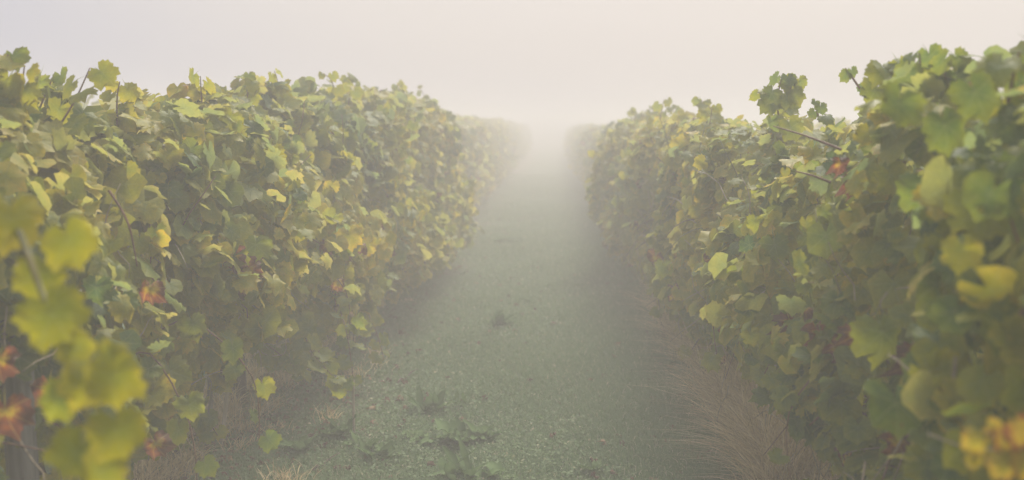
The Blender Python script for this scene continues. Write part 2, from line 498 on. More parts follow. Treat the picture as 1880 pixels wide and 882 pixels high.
def tints_for(side, pos):
    n = len(pos)
    base = .54 if side < 0 else .47
    t = rng.normal(base, .145, n)
    for i in range(n):
        p = pos[i]
        t[i] += .30*noise.noise(Vector((p[1]*1.1, p[2]*1.6, side*4)))
        if side < 0 and p[1] < 3.5: t[i] -= .06
        if side > 0: t[i] += .05 if p[1] > 5 else -.06
    t = np.clip(t, .02, .72)
    q = rng.random(n)
    t = np.where(q < .025, rng.uniform(.70, .80, n), t)
    low = np.clip(1.2 - pos[:, 2], 0, 1)
    t = np.where(q > .990 - .035*low, rng.uniform(.95, 1.0, n), t)
    return np.stack([t, rng.random(n)**1.3], 1)

def trunk_parts(root, side, xc, Y, canes=7, fine=True):
    lane = -side
    lean = random.uniform(-.10, .10); zt = random.uniform(.52, .68)
    pts = []; rad = []
    nseg = 9
    wob = [random.uniform(-.025, .025) for _ in range(nseg+1)]
    wob2 = [random.uniform(-.03, .03) for _ in range(nseg+1)]
    for i in range(nseg+1):
        f = i/nseg
        pts.append((wob[i]*f*1.4, lean*f + wob2[i], -.05 + zt*f + .0))
        rad.append((.042 - .014*f)*(1.25 if i == nseg else 1)*(1.35 if i == 0 else 1)*random.uniform(.88, 1.12))
    v, f = tube_np(pts, rad, 8, .14)
    link('trunk', poly_mesh('trunk', v, f, BARK), root)
    head = Vector(pts[-1])
    # two arms along the row
    for sgn in (-1, 1):
        ap = [head - Vector((0, 0, .03)), head + Vector((random.uniform(-.04, .04), sgn*.12, .07)), head + Vector((random.uniform(-.04, .04), sgn*.30, .09)),
              head + Vector((random.uniform(-.05, .05), sgn*.50, .08))]
        v, f = tube_np(ap, [.024, .021, .016, .010], 7, .12)
        link('arm', poly_mesh('arm', v, f, BARK), root)
    for k in range(canes):
        s0 = random.uniform(-.52, .52)
        st = head + Vector((random.uniform(-.05, .05), s0, .08))
        top_z = top(side, Y + s0)
        end = Vector((random.uniform(-.30, .42)*lane, s0 + random.uniform(-.35, .35), top_z - random.uniform(-.02, .4)))
        mid = (st + end)/2 + Vector((random.uniform(-.05, .22)*lane, random.uniform(-.12, .12), .1))
        if k % 3 == 2:     # arching shoot that droops to the lane
            end = Vector((lane*random.uniform(.34, .52), s0 + random.uniform(-.4, .3), random.uniform(.35, .95)))
            mid = Vector((lane*random.uniform(.22, .34), (st.y + end.y)/2, max(st.z, end.z) + random.uniform(.15, .35)))
        pts = []
        for i in range(9):
            f_ = i/8
            p = st*(1-f_)**2 + mid*2*f_*(1-f_) + end*f_**2
            p = p + Vector((random.gauss(0, .006), random.gauss(0, .006), 0))
            pts.append(p)
        v, f = tube_np(pts, [.0052 - .0032*i/8 for i in range(9)], 5)
        link('cane', poly_mesh('cane', v, f, CANE if random.random() < .65 else GCANE), root)

def tangle(root, side, Y):
    # thin bare side shoots and tendrils low on the lane face
    lst = []
    lane = -side
    for _ in range(34):
        p = Vector((lane*random.uniform(.12, .40), random.uniform(-.55, .55), random.uniform(.30, 1.15)))
        d = Vector((lane*random.uniform(-.1, .5), random.uniform(-1, 1), random.uniform(-1, 1))).normalized()
        L = random.uniform(.08, .30)
        pts = []
        for i in range(5):
            pts.append(p.copy()); p = p + d*L/4; d = (d + Vector([random.gauss(0, .25) for _ in range(3)])).normalized()
        lst.append(tube_np(pts, [.0028, .0026, .0022, .0018, .0012], 4))
    v, f = merge_tubes(lst)
    o = link('tendrils', poly_mesh('tendrils', v, f, TWIGM), root); o['kind'] = 'stuff'
STEP = 1.06
ORD = ['nearest', 'second', 'third', 'fourth', 'fifth', 'sixth', 'seventh', 'eighth', 'ninth', 'tenth', 'eleventh', 'twelfth', 'thirteenth', 'fourteenth']
LOOK_L = ['leafy green vine with bare brown canes at the left edge', 'vine with large yellow-green leaves above a weathered post', 'vine with long brown canes showing through',
          'vine with a low shoot over grass and pale stakes', 'vine with drooping side shoots near the ground', 'vine drooping low over dry litter',
          'bushy olive green vine rounded at the top', 'softly hazed vine with a few orange leaves', 'hazed vine with a tall tuft on top', 'hazed vine, golden at its foot', 'misty vine bulging into the lane',
          'misty vine at the start of the thick fog']
LOOK_R = ['vine with large blurred dark green leaves at the right edge', 'tall vine with broad green leaves', 'vine with bare twigs and brown leaves in its lower gap',
          'vine with a leafy tuft standing high against the sky', 'vine with dry grass round its foot', 'vine with small upright shoot tips', 'vine with yellow-green leaves over tall dry grass',
          'vine with a low twig poking over the grass', 'hazed vine with golden tips', 'hazed grey-green vine', 'hazed vine with a single shoot on top', 'misty vine at the start of the thick fog']
vines = {}
def make_vine(side, k, Y):
    xc = (XL if side < 0 else XR) + shift(side, Y) + random.uniform(-.04, .04)
    rname = 'left' if side < 0 else 'right'
    near = k < 12
    if near:
        look = (LOOK_L if side < 0 else LOOK_R)[k]
        label = '%s, %s along the %s row' % (look, ORD[k], rname)
        root = thing('grapevine', label, 'grapevine', (xc, Y, gz(xc, Y)), 'grapevines of the two rows')
    else:
        label = 'grapevine fading into thick fog towards the far end of the %s row' % rname
        root = thing('grapevine', label, 'grapevine', (xc, Y, gz(xc, Y)), 'fogged grapevines at the far end of the %s row' % rname)
    vines[(side, k)] = root
    base = np.array(root.location)
    if near:
        n = 1250 if Y < 9 else 1100
        pos, out, face = sample_leaf_points(side, xc, Y, n, 1.0)
        order = np.argsort(-(face + rng.normal(0, .12, n)))
        pos, out, face = pos[order], out[order], face[order]
        fr = frames(out, np.array([0, 0, .38]), .62, .62, n)
        size = rng.normal(.087, .022, n).clip(.04, .135)*((.86 if k < 4 else .93) if side > 0 else 1)
        tn = tints_for(side, pos)
        local = pos - base
        used = 290 - (40 if k < 2 else 0)
        for i in range(used):
            dead = tn[i, 0] > .90
            put_leaf(root, local[i], fr[i], size[i]*(.8 if dead else 1), tn[i, 0], tn[i, 1], dead)
        m = join_leaves('foliage', MID, local[used:], fr[used:], size[used:]*1.12, tn[used:], LEAFJ)
        f = link('foliage', m, root); f['kind'] = 'stuff'
        trunk_parts(root, side, xc, Y, 8)
        if Y < 9: tangle(root, side, Y)
    else:
        n = 560 if Y < 24 else 320
        pos, out, face = sample_leaf_points(side, xc, Y, n, 1.0)
        fr = frames(out, np.array([0, 0, .5]), .4, .45, n)
        size = rng.normal(.125 if Y < 24 else .17, .02, n)
        tn = tints_for(side, pos)
        m = join_leaves('foliage', MID if Y < 20 else LO, pos - base, fr, size, tn, LEAFJ)
        f = link('foliage', m, root); f['kind'] = 'stuff'
        trunk_parts(root, side, xc, Y, 2 if Y < 24 else 0)
Y0L, Y0R = 2.25, 1.55
YL = [Y0L + STEP*k for k in range(54)]
YR = [Y0R + STEP*k for k in range(54)]
for k, y in enumerate(YL): make_vine(-1, k, y)
for k, y in enumerate(YR): make_vine(1, k, y)

# the rows beyond, glimpsed through gaps
def neighbour_row(side, xn, label, group):
    protos = []
    for v_ in range(2):
        pos, out, face = sample_leaf_points(side, xn, 9.0 + 5*v_, 520, 1.0)
        fr = frames(out, np.array([0, 0, .4]), .6, .6, 520)
        tn = tints_for(side, pos)
        protos.append(join_leaves('foliage', LO, pos - np.array([xn, 9.0 + 5*v_, 0]), fr, rng.normal(.135, .02, 520), tn, LEAFJ))
    first = None
    for i in range(16):
        y = 2.0 + STEP*i
        if first is None:
            first = thing('grapevine', label, 'grapevine', (xn, y, 0), group)
            f = link('foliage', protos[0], first); f['kind'] = 'stuff'
            trunk_parts(first, side, xn, 9.0, 0)
        else:
            c = first.copy(); col.objects.link(c); c.location = (xn + random.uniform(-.05, .05), y, 0)
            for ch in list(first.children):
                d = ch.copy(); col.objects.link(d); d.parent = c
                if d.name.startswith('foliage'): d.data = protos[i % 2]
neighbour_row(1, XR + 2.85, 'grapevine of the next row, glimpsed through gaps in the right row', 'grapevines of the row behind the right row')
neighbour_row(-1, XL - 2.85, 'grapevine of the next row, glimpsed through gaps in the left row', 'grapevines of the row behind the left row')

# ------------------------------------------------------------------ single shoots that stand out of the hedges
def shoot(root, pts, n, size, tint, dtint=.08, label=None, green=False, r=.0045, droop=1.0, facing=(0, -1, .4), spread=.5, deadfrac=0.0):
    b = root.location
    P_ = [Vector(p) - b for p in pts]
    # smooth path
    path = []
    for i in range(13):
        f = i/12*(len(P_)-1); a = min(int(f), len(P_)-2); q = f-a
        p0 = P_[max(a-1, 0)]; p1 = P_[a]; p2 = P_[a+1]; p3 = P_[min(a+2, len(P_)-1)]
        path.append(.5*((2*p1) + (p2-p0)*q + (2*p0-5*p1+4*p2-p3)*q*q + (3*p1-p0-3*p2+p3)*q**3))
    v, f = tube_np(path, [r*(1 - .6*i/12) for i in range(13)], 6)
    o = link('shoot', poly_mesh('shoot', v, f, GCANE if green else CANE), root)
    if label: o['label'] = label
    for i in range(n):
        f = (i + .5)/n*12; a = int(f); q = f-a
        p = path[a].lerp(path[min(a+1, 12)], q)
        sd_ = (-1)**i
        side_v = Vector((sd_*random.uniform(.3, 1), random.uniform(-.6, .2), random.uniform(-.2, .5)))
        s = size*random.uniform(.75, 1.2)*(1 - .35*i/n)
        nrm = (Vector(facing) + Vector([random.gauss(0, spread) for _ in range(3)])).normalized()
        tip = (side_v*.8 + Vector((0, 0, -droop)))
        tip -= nrm*tip.dot(nrm); tip.normalize()
        x = tip.cross(nrm)
        fr = [[x[j], tip[j], nrm[j]] for j in range(3)]
        pp = p + side_v.normalized()*.4*s + tip*.12*s
        dead = random.random() < deadfrac
        put_leaf(root, pp, fr, s, min(1, max(0, (random.uniform(.96, 1) if dead else tint + random.gauss(0, dtint)))), random.random()*.8, dead)

def near_vine(side, Y):
    k = int(round((Y - (Y0L if side < 0 else Y0R))/STEP))
    return vines[(side, max(0, k))]
# tufts on the crests farther up
for sd_, ys_ in ((-1, [5.9, 6.9, 7.8, 9.3, 10.0, 11.6, 13.2]), (1, [5.1, 5.7, 7.1, 8.6, 9.4, 10.5, 11.4])):
    for y_ in ys_:
        xc_ = (XL if sd_ < 0 else XR) + shift(sd_, y_) + random.uniform(-.15, .25)*(-sd_); t_ = top(sd_, y_)
        hh = random.uniform(.10, .20)
        shoot(near_vine(sd_, y_), [(xc_, y_, t_ - .12), (xc_ + .02, y_, t_ + hh*.4), (xc_ + random.uniform(-.06, .06), y_ + random.uniform(-.05, .05), t_ + hh)], random.randint(5, 9), .095, .48 if sd_ < 0 else .44, spread=.7)
# tips above the left row
shoot(near_vine(-1, 3.5), [P(60, 230, 3.5), P(85, 170, 3.5), P(100, 135, 3.5)], 5, .11, .35)
shoot(near_vine(-1, 3.4), [P(110, 230, 3.4), P(140, 180, 3.4), P(165, 125, 3.4)], 5, .11, .38)
shoot(near_vine(-1, 3.1), [P(-10, 200, 3.1), P(5, 140, 3.1), P(15, 100, 3.1)], 6, .13, .45, deadfrac=.1)
shoot(near_vine(-1, 3.1), [P(30, 220, 3.1), P(40, 160, 3.1), P(45, 120, 3.1)], 6, .11, .62, deadfrac=.0)
shoot(near_vine(-1, 4.6), [P(375, 230, 4.6), P(370, 180, 4.6), P(368, 140, 4.6)], 6, .10, .5)
shoot(near_vine(-1, 5.2), [P(450, 220, 5.2), P(455, 170, 5.2), P(452, 135, 5.2)], 7, .10, .5)
shoot(near_vine(-1, 3.9), [P(215, 230, 3.9), P(215, 180, 3.9), P(220, 150, 3.9)], 6, .10, .6)
shoot(near_vine(-1, 7.2), [P(635, 230, 7.2), P(640, 190, 7.2), P(645, 160, 7.2)], 8, .11, .42)
shoot(near_vine(-1, 8.6), [P(690, 240, 8.6), P(700, 205, 8.6), P(705, 180, 8.6)], 8, .12, .45)
shoot(near_vine(-1, 10.6), [P(770, 290, 10.6), P(762, 230, 10.6), P(762, 190, 10.6)], 16, .15, .42, spread=.7)
shoot(near_vine(-1, 10.6), [P(745, 290, 10.6), P(750, 240, 10.6), P(745, 200, 10.6)], 10, .14, .42, spread=.7)
shoot(near_vine(-1, 5.9), [(-1.45, 6.0, .75), (-1.25, 5.7, .62), (-1.08, 5.3, .45), (-1.0, 5.1, .18)], 16, .11, .38, facing=(.4, -.7, .6))
shoot(near_vine(-1, 5.9), [(-1.40, 6.4, .6), (-1.2, 6.2, .5), (-1.05, 6.0, .32), (-.98, 5.9, .15)], 14, .11, .42, facing=(.4, -.7, .6))
# tips above the right row
shoot(near_vine(1, 4.4), [P(1430, 230, 4.4), P(1428, 180, 4.4), P(1437, 135, 4.4)], 9, .10, .30)
shoot(near_vine(1, 4.4), [P(1425, 200, 4.4), P(1400, 175, 4.4), P(1390, 168, 4.4)], 3, .06, .42)
shoot(near_vine(1, 4.4), [P(1440, 180, 4.4), P(1455, 155, 4.4), P(1465, 148, 4.4)], 4, .07, .4)
shoot(near_vine(1, 3.6), [P(1580, 165, 3.6), P(1563, 140, 3.6), P(1552, 125, 3.6)], 3, .055, .25)
shoot(near_vine(1, 4.0), [P(1505, 225, 4.0), P(1500, 205, 4.0), P(1498, 188, 4.0)], 4, .055, .25)
shoot(near_vine(1, 3.1), [P(1625, 180, 3.1), P(1630, 140, 3.1), P(1632, 112, 3.1)], 7, .10, .35)
shoot(near_vine(1, 2.9), [P(1690, 170, 2.9), P(1690, 130, 2.9), P(1688, 98, 2.9)], 6, .09, .3)
shoot(near_vine(1, 2.8), [P(1735, 170, 2.8), P(1735, 130, 2.8), P(1740, 105, 2.8)], 5, .09, .35)
shoot(near_vine(1, 2.2), [P(1850, 190, 2.2), P(1862, 130, 2.2), P(1872, 95, 2.2)], 7, .10, .3)
shoot(near_vine(1, 6.2), [P(1300, 250, 6.2), P(1305, 215, 6.2), P(1308, 195, 6.2)], 5, .09, .45)
shoot(near_vine(1, 8.0), [P(1240, 250, 8.0), P(1245, 225, 8.0), P(1245, 205, 8.0)], 5, .10, .6)
shoot(near_vine(1, 12.2), [P(1160, 260, 12.2), P(1160, 225, 12.2), P(1162, 206, 12.2)], 6, .11, .4)
# low shoots over the grass
shoot(near_vine(-1, 5.4), [P(470, 560, 5.6), P(540, 580, 5.2), P(575, 650, 5.0), P(640, 720, 4.9)], 22, .115, .40, facing=(.4, -.7, .7))
shoot(near_vine(-1, 5.4), [P(450, 600, 5.4), P(500, 640, 5.1), P(560, 690, 5.0)], 16, .12, .38, facing=(.4, -.7, .7))
shoot(near_vine(-1, 4.4), [P(330, 640, 4.6), P(350, 720, 4.4), P(400, 800, 4.3)], 14, .10, .32, facing=(.4, -.7, .6))
shoot(near_vine(-1, 4.4), [P(250, 680, 4.4), P(290, 760, 4.3), P(330, 830, 4.3)], 16, .10, .34, facing=(.4, -.7, .6))
shoot(near_vine(1, 5.6), [P(1340, 560, 5.8), P(1300, 600, 5.6), P(1265, 650, 5.6)], 6, .10, .48, facing=(-.4, -.7, .5))
shoot(near_vine(1, 5.4), [P(1400, 610, 5.4), P(1330, 655, 5.4), P(1290, 685, 5.3)], 2, .08, .3, facing=(-.4, -.7, .5))
for (x0, y0, z0, x1, y1, z1, m_, tn_) in [(-1.45, 3.6, .75, -1.12, 3.75, .30, 9, .36), 
        (-1.45, 5.2, .8, -1.08, 5.3, .42, 10, .45), (-1.5, 5.6, .7, -1.12, 5.6, .30, 10, .40), (-1.45, 3.3, .7, -1.2, 3.3, .25, 8, .36), (-1.45, 6.3, .75, -1.15, 6.4, .4, 9, .45),
        (-1.45, 7.6, .7, -1.2, 7.5, .25, 9, .42), (-1.4, 8.6, .7, -1.12, 8.8, .3, 9, .42), (1.0, 3.0, .8, .72, 3.1, .38, 9, .35), (.95, 4.2, .9, .68, 4.3, .5, 8, .38), (.95, 6.3, .7, .66, 6.4, .32, 8, .42)]:
    shoot(near_vine(-1 if x0 < 0 else 1, y0), [(x0, y0, z0), ((x0+x1)/2, y0, z0 + .06), (x1, y1, (z0+z1)/2 + .05), (x1 + .02, y1, z1)], m_, .105, tn_, facing=(.5 if x0 < 0 else -.5, -.6, .6))
# long bare canes across the foliage
for a in [((200, 350, 3.0), (235, 410, 3.0), (252, 490, 3.0), -1), ((275, 400, 3.6), (278, 450, 3.6), (275, 500, 3.6), -1), ((340, 370, 3.9), (330, 430, 3.9), (325, 480, 3.9), -1),
          ((0, 712, 2.75), (35, 690, 2.75), (42, 620, 2.75), -1), ((1545, 275, 3.15), (1480, 250, 3.2), (1420, 232, 3.3), 1), ((1525, 335, 3.3), (1490, 322, 3.3), (1460, 315, 3.3), 1),
          ((1585, 830, 2.9), (1625, 850, 2.8), (1660, 865, 2.7), 1), ((1675, 680, 2.75), (1702, 760, 2.75), (1712, 830, 2.75), 1)]:
    shoot(near_vine(a[3], a[0][2]), [P(*a[0]), P(*a[1]), P(*a[2])], 0, .1, .4, r=.0048)
# the near left shoot, out of focus, golden green
nv = vines[(-1, 0)]
def big_leaf(root, px, py, Y, size, tint, rot=0, rnd=.2, tiltx=0, dead=False, label=None):
    p = P(px, py, Y) - root.location
    nrm = Vector((.25 + tiltx, -1, .35)).normalized()
    tip = Vector((math.sin(R(rot)), 0, -math.cos(R(rot)))); tip -= nrm*tip.dot(nrm); tip.normalize()
    x = tip.cross(nrm)
    fr = [[x[j], tip[j], nrm[j]] for j in range(3)]
    put_leaf(root, p, fr, size, tint, rnd, dead, label)
GOLD = 'yellow-green leaf out of focus close to the camera'
shoot(nv, [P(-60, 330, 1.8), P(20, 400, 1.55), P(70, 520, 1.5), P(130, 680, 1.44), P(190, 860, 1.4), P(200, 960, 1.4)], 0, .1, .6, r=.006, green=True,
      label='blurred green shoot hanging close to the camera at the left edge')
for q in [(15, 400, 1.95, .155, .74, 10), (125, 440, 1.9, .125, .66, 25), (75, 500, 1.95, .12, .62, -15), (95, 575, 1.85, .15, .62, 20),
          (140, 640, 1.85, .09, .66, 50), (195, 655, 1.8, .085, .68, 75), (165, 700, 1.8, .11, .62, -25), (205, 690, 1.78, .125, .72, 25), (140, 830, 1.78, .12, .58, -30),
          (215, 790, 1.75, .125, .70, 20), (185, 865, 1.75, .12, .64, 5), (110, 730, 1.85, .10, .56, -40)]:
    q = (q[0], q[1], q[2]*.78, q[3]*.62, q[4] - .08 + random.uniform(-.06, .06), q[5] + random.uniform(-25, 25))
    big_leaf(nv, *q, label=GOLD, tiltx=random.uniform(-.7, .7))
# rusty leaves behind it
for q in [(90, 715, 2.5, .11, .93, 0), (10, 755, 2.3, .12, .94, 10), (0, 660, 2.35, .09, .92, 0), (430, 470, 3.95, .11, .93, 0), (455, 495, 4.0, .12, .94, 20), (440, 525, 3.95, .10, .93, -20), (465, 462, 4.1, .09, .92, 0),
          (275, 530, 3.1, .09, .90, 0), (620, 520, 5.3, .09, .88, 0), (600, 450, 5.4, .10, .94, 0), (285, 815, 3.1, .10, .93, 30)]:
    q = (*q[:3], q[3]*.85, min(1, q[4] + .05), q[5])
    big_leaf(near_vine(-1, q[2]), *q, dead=True, label='dead rust-coloured leaf curled and hanging')
# small autumn shoot at the lower right corner
rv = vines[(1, 0)]
shoot(rv, [P(1960, 820, 1.38), P(1890, 800, 1.4), P(1835, 790, 1.42), P(1810, 800, 1.44)], 0, .1, .8, r=.004, label='blurred shoot with yellow and orange autumn leaves in the lower right corner')
for q in [(1822, 782, 1.75, .045, .84, 60), (1800, 805, 1.75, .075, .80, -10), (1850, 800, 1.72, .085, .88, 10), (1875, 790, 1.7, .09, .91, 30), (1850, 845, 1.7, .085, .80, 20), (1885, 845, 1.7, .09, .84, 10), (1790, 840, 1.75, .05, .76, 0)]:
    q = (q[0], q[1], q[2]*.82, q[3]*.56, q[4] - .02, q[5])
    big_leaf(rv, *q, label='yellow and orange leaf blurred close to the camera', rnd=.75)
for q in [(1850, 620, 1.75, .085, .62, 20), (1880, 640, 1.75, .08, .60, 0), (1775, 545, 2.1, .12, .50, 5), (1745, 770, 2.3, .12, .25, 0), (1775, 410, 2.1, .13, .46, 60), (1650, 190, 2.15, .10, .32, -20),
          (1735, 230, 2.1, .10, .28, 10), (1790, 170, 2.1, .10, .30, 20), (1700, 340, 2.2, .10, .24, 10), (1620, 610, 2.4, .12, .38, 0)]:
    big_leaf(rv, *q)
for q in [(1500, 612, 3.0, .09, .94, 0), (1535, 640, 2.9, .08, .93, 30), (1572, 612, 2.75, .07, .92, 0), (1690, 655, 2.55, .10, .99, 0), (1708, 715, 2.5, .10, .95, 20), (1640, 810, 2.5, .07, .93, 0), (1450, 590, 3.4, .08, .95, 0)]:
    q = (*q[:4], min(1, q[4] + .05), q[5])
    big_leaf(near_vine(1, q[2]), *q, dead=True, label='dead brown leaf hanging among green ones')
big_leaf(near_vine(1, 3.2), 1567, 335, 3.0, .07, .99, 0, .9, dead=True, label='dark shrivelled leaf')
big_leaf(near_vine(1, 3.2), 1543, 300, 3.0, .055, 1.0, 0, .9, dead=True, label='small rust-brown leaf')

# ------------------------------------------------------------------ posts and stakes
def post(name, label, cat, px, py_top, py_bot, Y, w, mat, lean=0.0, square=True, group=None):
    t_ = P(px, py_top, Y); b_ = P(px, py_bot, Y)
    x, y = b_.x, b_.y
    h = max(.25, t_.z - gz(x, y)) + .03
    root = bpy.data.objects.new(name, None)
    V = []; F = []
    n = 8
    sides = 8
    for i in range(n+1):
        f = i/n
        for k in range(sides):
            an = 2*math.pi*(k+.5)/sides
            r = w/2*(1 + random.uniform(-.05, .05))
            sx_ = math.copysign(abs(math.cos(an))**.5, math.cos(an)) if square else math.cos(an)
            sy_ = math.copysign(abs(math.sin(an))**.5, math.sin(an)) if square else math.sin(an)
            V.append((sx_*r + lean*f, sy_*r, -.1 + (h+.1)*f + (random.uniform(-.006, .006) if i == n else 0)))
    for i in range(n):
        for k in range(sides):
            q = (k+1) % sides
            F.append((i*sides+k, i*sides+q, (i+1)*sides+q, (i+1)*sides+k))
    F.append(tuple(n*sides+k for k in range(sides)))
    me = poly_mesh(name, V, F, mat, False)
    o = link(name, me, None, (x, y, gz(x, y)))
    o['label'] = label; o['category'] = cat
    if group: o['group'] = group
    return o
post('trellis_post', 'thick grey weathered trellis post at the left edge behind the blurred shoot', 'post', 42, 600, 870, 2.72, .072, WOOD)
post('vine_stake', 'pale square stake under the left row, thicker one of the pair', 'stake', 347, 640, 800, 4.9, .040, STRAWM)
post('vine_stake', 'slim grey-white stake under the left row, right of a thicker pale one', 'stake', 386, 640, 805, 4.85, .022, WOOD, .01)
post('vine_stake', 'thin tan leaning stake low in the left row among dry stalks', 'stake', 402, 720, 815, 4.7, .020, STRAWM, .05, False)
post('vine_stake', 'short orange-brown stake stub standing alone at the left edge of the grass', 'stake', 650, 740, 795, 4.95, .014, STRAWM, .0, False)
post('vine_stake', 'pale weathered stake under the right row behind tall dry grass', 'stake', 1392, 700, 800, 5.0, .035, STRAWM)
post('trellis_post', 'grey weathered post half hidden in the right row above the bare twigs', 'post', 1715, 600, 850, 3.0, .05, WOOD)

# ------------------------------------------------------------------ grass
def in_strip(x):     # 0 in the lane, 1 under the vines
    return np.clip((np.abs(x - (-.36)) - 1.0)/.35, 0, 1)
def scatter_lane(n, y0, y1, p, x0, x1):
    u = rng.random(n)
    q = 1 - p
    y = (y0**q + u*(y1**q - y0**q))**(1/q)
    x = rng.uniform(x0, x1, n)
    return x, y
def blades(x, y, h, w, lean, tint):
    n = len(x)
    an = rng.uniform(0, 2*math.pi, n); la = rng.uniform(0, 2*math.pi, n)
    dx, dy = np.cos(an)*w/2, np.sin(an)*w/2
    lx, ly = np.cos(la)*lean*h, np.sin(la)*lean*h
    z = gz_np(x, y) - .004
    V = np.zeros((n, 5, 3))
    V[:, 0] = np.stack([x-dx, y-dy, z], 1); V[:, 1] = np.stack([x+dx, y+dy, z], 1)
    V[:, 2] = np.stack([x+lx*.35+dx*.8, y+ly*.35+dy*.8, z+h*.6], 1); V[:, 3] = np.stack([x+lx*.35-dx*.8, y+ly*.35-dy*.8, z+h*.6], 1)
    V[:, 4] = np.stack([x+lx, y+ly, z+h*(1-.3*lean)], 1)
    b = (np.arange(n)*5)[:, None, None]
    F = (np.array([[0, 1, 2], [0, 2, 3], [3, 2, 4]])[None] + b).reshape(-1, 3)
    return V.reshape(-1, 3), F, np.repeat(np.stack([tint, tint], 1), 5, axis=0)
def leaflets(x, y, zoff, s, tint):
    n = len(x)
    fr = frames(np.tile([0, 0, 1.0], (n, 1)), np.zeros(3), .5, 1.0, n, 0)
    base = np.array([[0, -.5, 0], [.42, .05, .06], [0, .6, 0], [-.42, .05, .06]])
    V = np.einsum('nij,vj->nvi', fr, base)*s[:, None, None]
    V += np.stack([x, y, gz_np(x, y)+zoff], 1)[:, None]
    b = (np.arange(n)*4)[:, None, None]
    F = (np.array([[0, 1, 2], [0, 2, 3]])[None] + b).reshape(-1, 3)
    return V.reshape(-1, 3), F, np.repeat(np.stack([tint, tint], 1), 4, axis=0)
def cat(parts):
    Vs, Fs, Ts = [], [], []; o = 0
    for v, f, t in parts:
        Vs.append(v); Fs.append(f+o); Ts.append(t); o += len(v)
    return np.vstack(Vs), np.vstack(Fs), np.vstack(Ts)
def patch(x, y, s=1.0, o=0):
    return (np.sin(x*3.1*s + 1.7*np.sin(y*1.3*s+o)) + np.sin(y*2.3*s + 2*np.sin(x*2.1*s+o)) + np.sin((x+y)*1.1*s+o))/3
xa, ya = scatter_lane(240000, 3.9, 34, 1.55, -1.75, 1.15)
keep = rng.random(len(xa)) > in_strip(xa)*.55
xa, ya = xa[keep], ya[keep]
pt = patch(xa, ya)
right = np.clip((xa - .1)/.6, 0, 1)
h = (.028 + .022*rng.random(len(xa)))*(1 + .5*pt + .8*right)
tn = np.clip(rng.normal(.50, .13, len(xa)) + .08*pt - .12*right, 0, .83)
tn = np.where(rng.random(len(xa)) < .05, rng.uniform(.85, 1, len(xa)), tn)
P1 = blades(xa, ya, h, .0032*(1 + ya/12), .7, tn)
xb, yb = scatter_lane(95000, 3.9, 34, 1.6, -1.8, 1.0)
pb = patch(xb, yb, 1.6, 2)
keep = (rng.random(len(xb)) > in_strip(xb)*.7) & (rng.random(len(xb)) < .75 + .4*pb)
xb, yb = xb[keep], yb[keep]
tb = np.clip(rng.normal(.52, .13, len(xb)), 0, .84); tb = np.where(rng.random(len(xb)) < .04, rng.uniform(.85, 1, len(xb)), tb)
P2 = leaflets(xb, yb, .008 + .022*rng.random(len(xb)), .0105*(1 + yb/14)*rng.uniform(.6, 1.4, len(xb)), tb)
v, f, t_ = cat([P1, P2])
gr = link('grass', mesh_np('grass', v, f, GRASSM, None, t_, False)); gr['kind'] = 'stuff'
gr['label'] = 'short dewy grass and clover covering the lane between the vine rows'

# long dry grass under the vines
def long_blades(x, y, h, w, dirx, diry, tint):
    n = len(x); seg = 4
    an = rng.uniform(0, 2*math.pi, n); dx, dy = np.cos(an)*w/2, np.sin(an)*w/2
    z0 = gz_np(x, y) - .01
    V = np.zeros((n, (seg)*2+1, 3))
    for i in range(seg):
        f = i/seg; k = 1-.6*f
        px, py, pz = x + dirx*h*f**1.8, y + diry*h*f**1.8, z0 + h*(f - .35*f*f*np.hypot(dirx, diry)*1.4)
        V[:, 2*i] = np.stack([px-dx*k, py-dy*k, pz], 1); V[:, 2*i+1] = np.stack([px+dx*k, py+dy*k, pz], 1)
    V[:, 2*seg] = np.stack([x+dirx*h, y+diry*h, z0+h*(1-.49*np.hypot(dirx, diry))], 1)
    T = []
    for i in range(seg-1): T += [[2*i, 2*i+1, 2*i+3], [2*i, 2*i+3, 2*i+2]]
    T.append([2*seg-2, 2*seg-1, 2*seg])
    b = (np.arange(n)*(2*seg+1))[:, None, None]
    return V.reshape(-1, 3), (np.array(T)[None]+b).reshape(-1, 3), np.repeat(np.stack([tint, tint], 1), 2*seg+1, axis=0)
def dry(n, x0, x1, y0, y1, hm, lanedir, thin=0.0):
    # grown in tufts
    nt_ = n//75
    tx, ty = scatter_lane(nt_, y0, y1, 1.3, x0, x1)
    tl = rng.uniform(.6, 1.2, nt_)
    ii = rng.integers(0, nt_, n)
    x = tx[ii] + rng.normal(0, .035, n); y = ty[ii] + rng.normal(0, .045, n)
    a = rng.uniform(0, 2*math.pi, n)
    dx = np.cos(a)*.55 + lanedir*rng.uniform(0, .7, n); dy = np.sin(a)*.55
    h_ = hm*tl[ii]*rng.uniform(.45, 1.1, n)
    return long_blades(x, y, h_,   .0040*(1 + y/16), dx, dy, np.clip(rng.normal(.5, .25, n), 0, 1))
v, f, t_ = cat([dry(20000, .86, 1.4, 4.0, 8.0, .44, -1), dry(7000, .92, 1.35, 8.0, 22, .30, -1), dry(9000, .95, 1.4, 2.2, 4.2, .3, -1)])
dg = link('dry_grass', mesh_np('dry_grass', v, f, DRYM, None, t_, False)); dg['kind'] = 'stuff'
dg['label'] = 'tall dead straw-coloured grass along the foot of the right row'
v, f, t_ = cat([dry(12000, -2.1, -1.5, 3.4, 20, .22, 1), dry(1200, -1.5, -1.1, 4.2, 9, .12, .3)])
dg = link('dry_grass', mesh_np('dry_grass', v, f, DRYM, None, t_, False)); dg['kind'] = 'stuff'
dg['label'] = 'short dead grass and stalks along the foot of the left row'
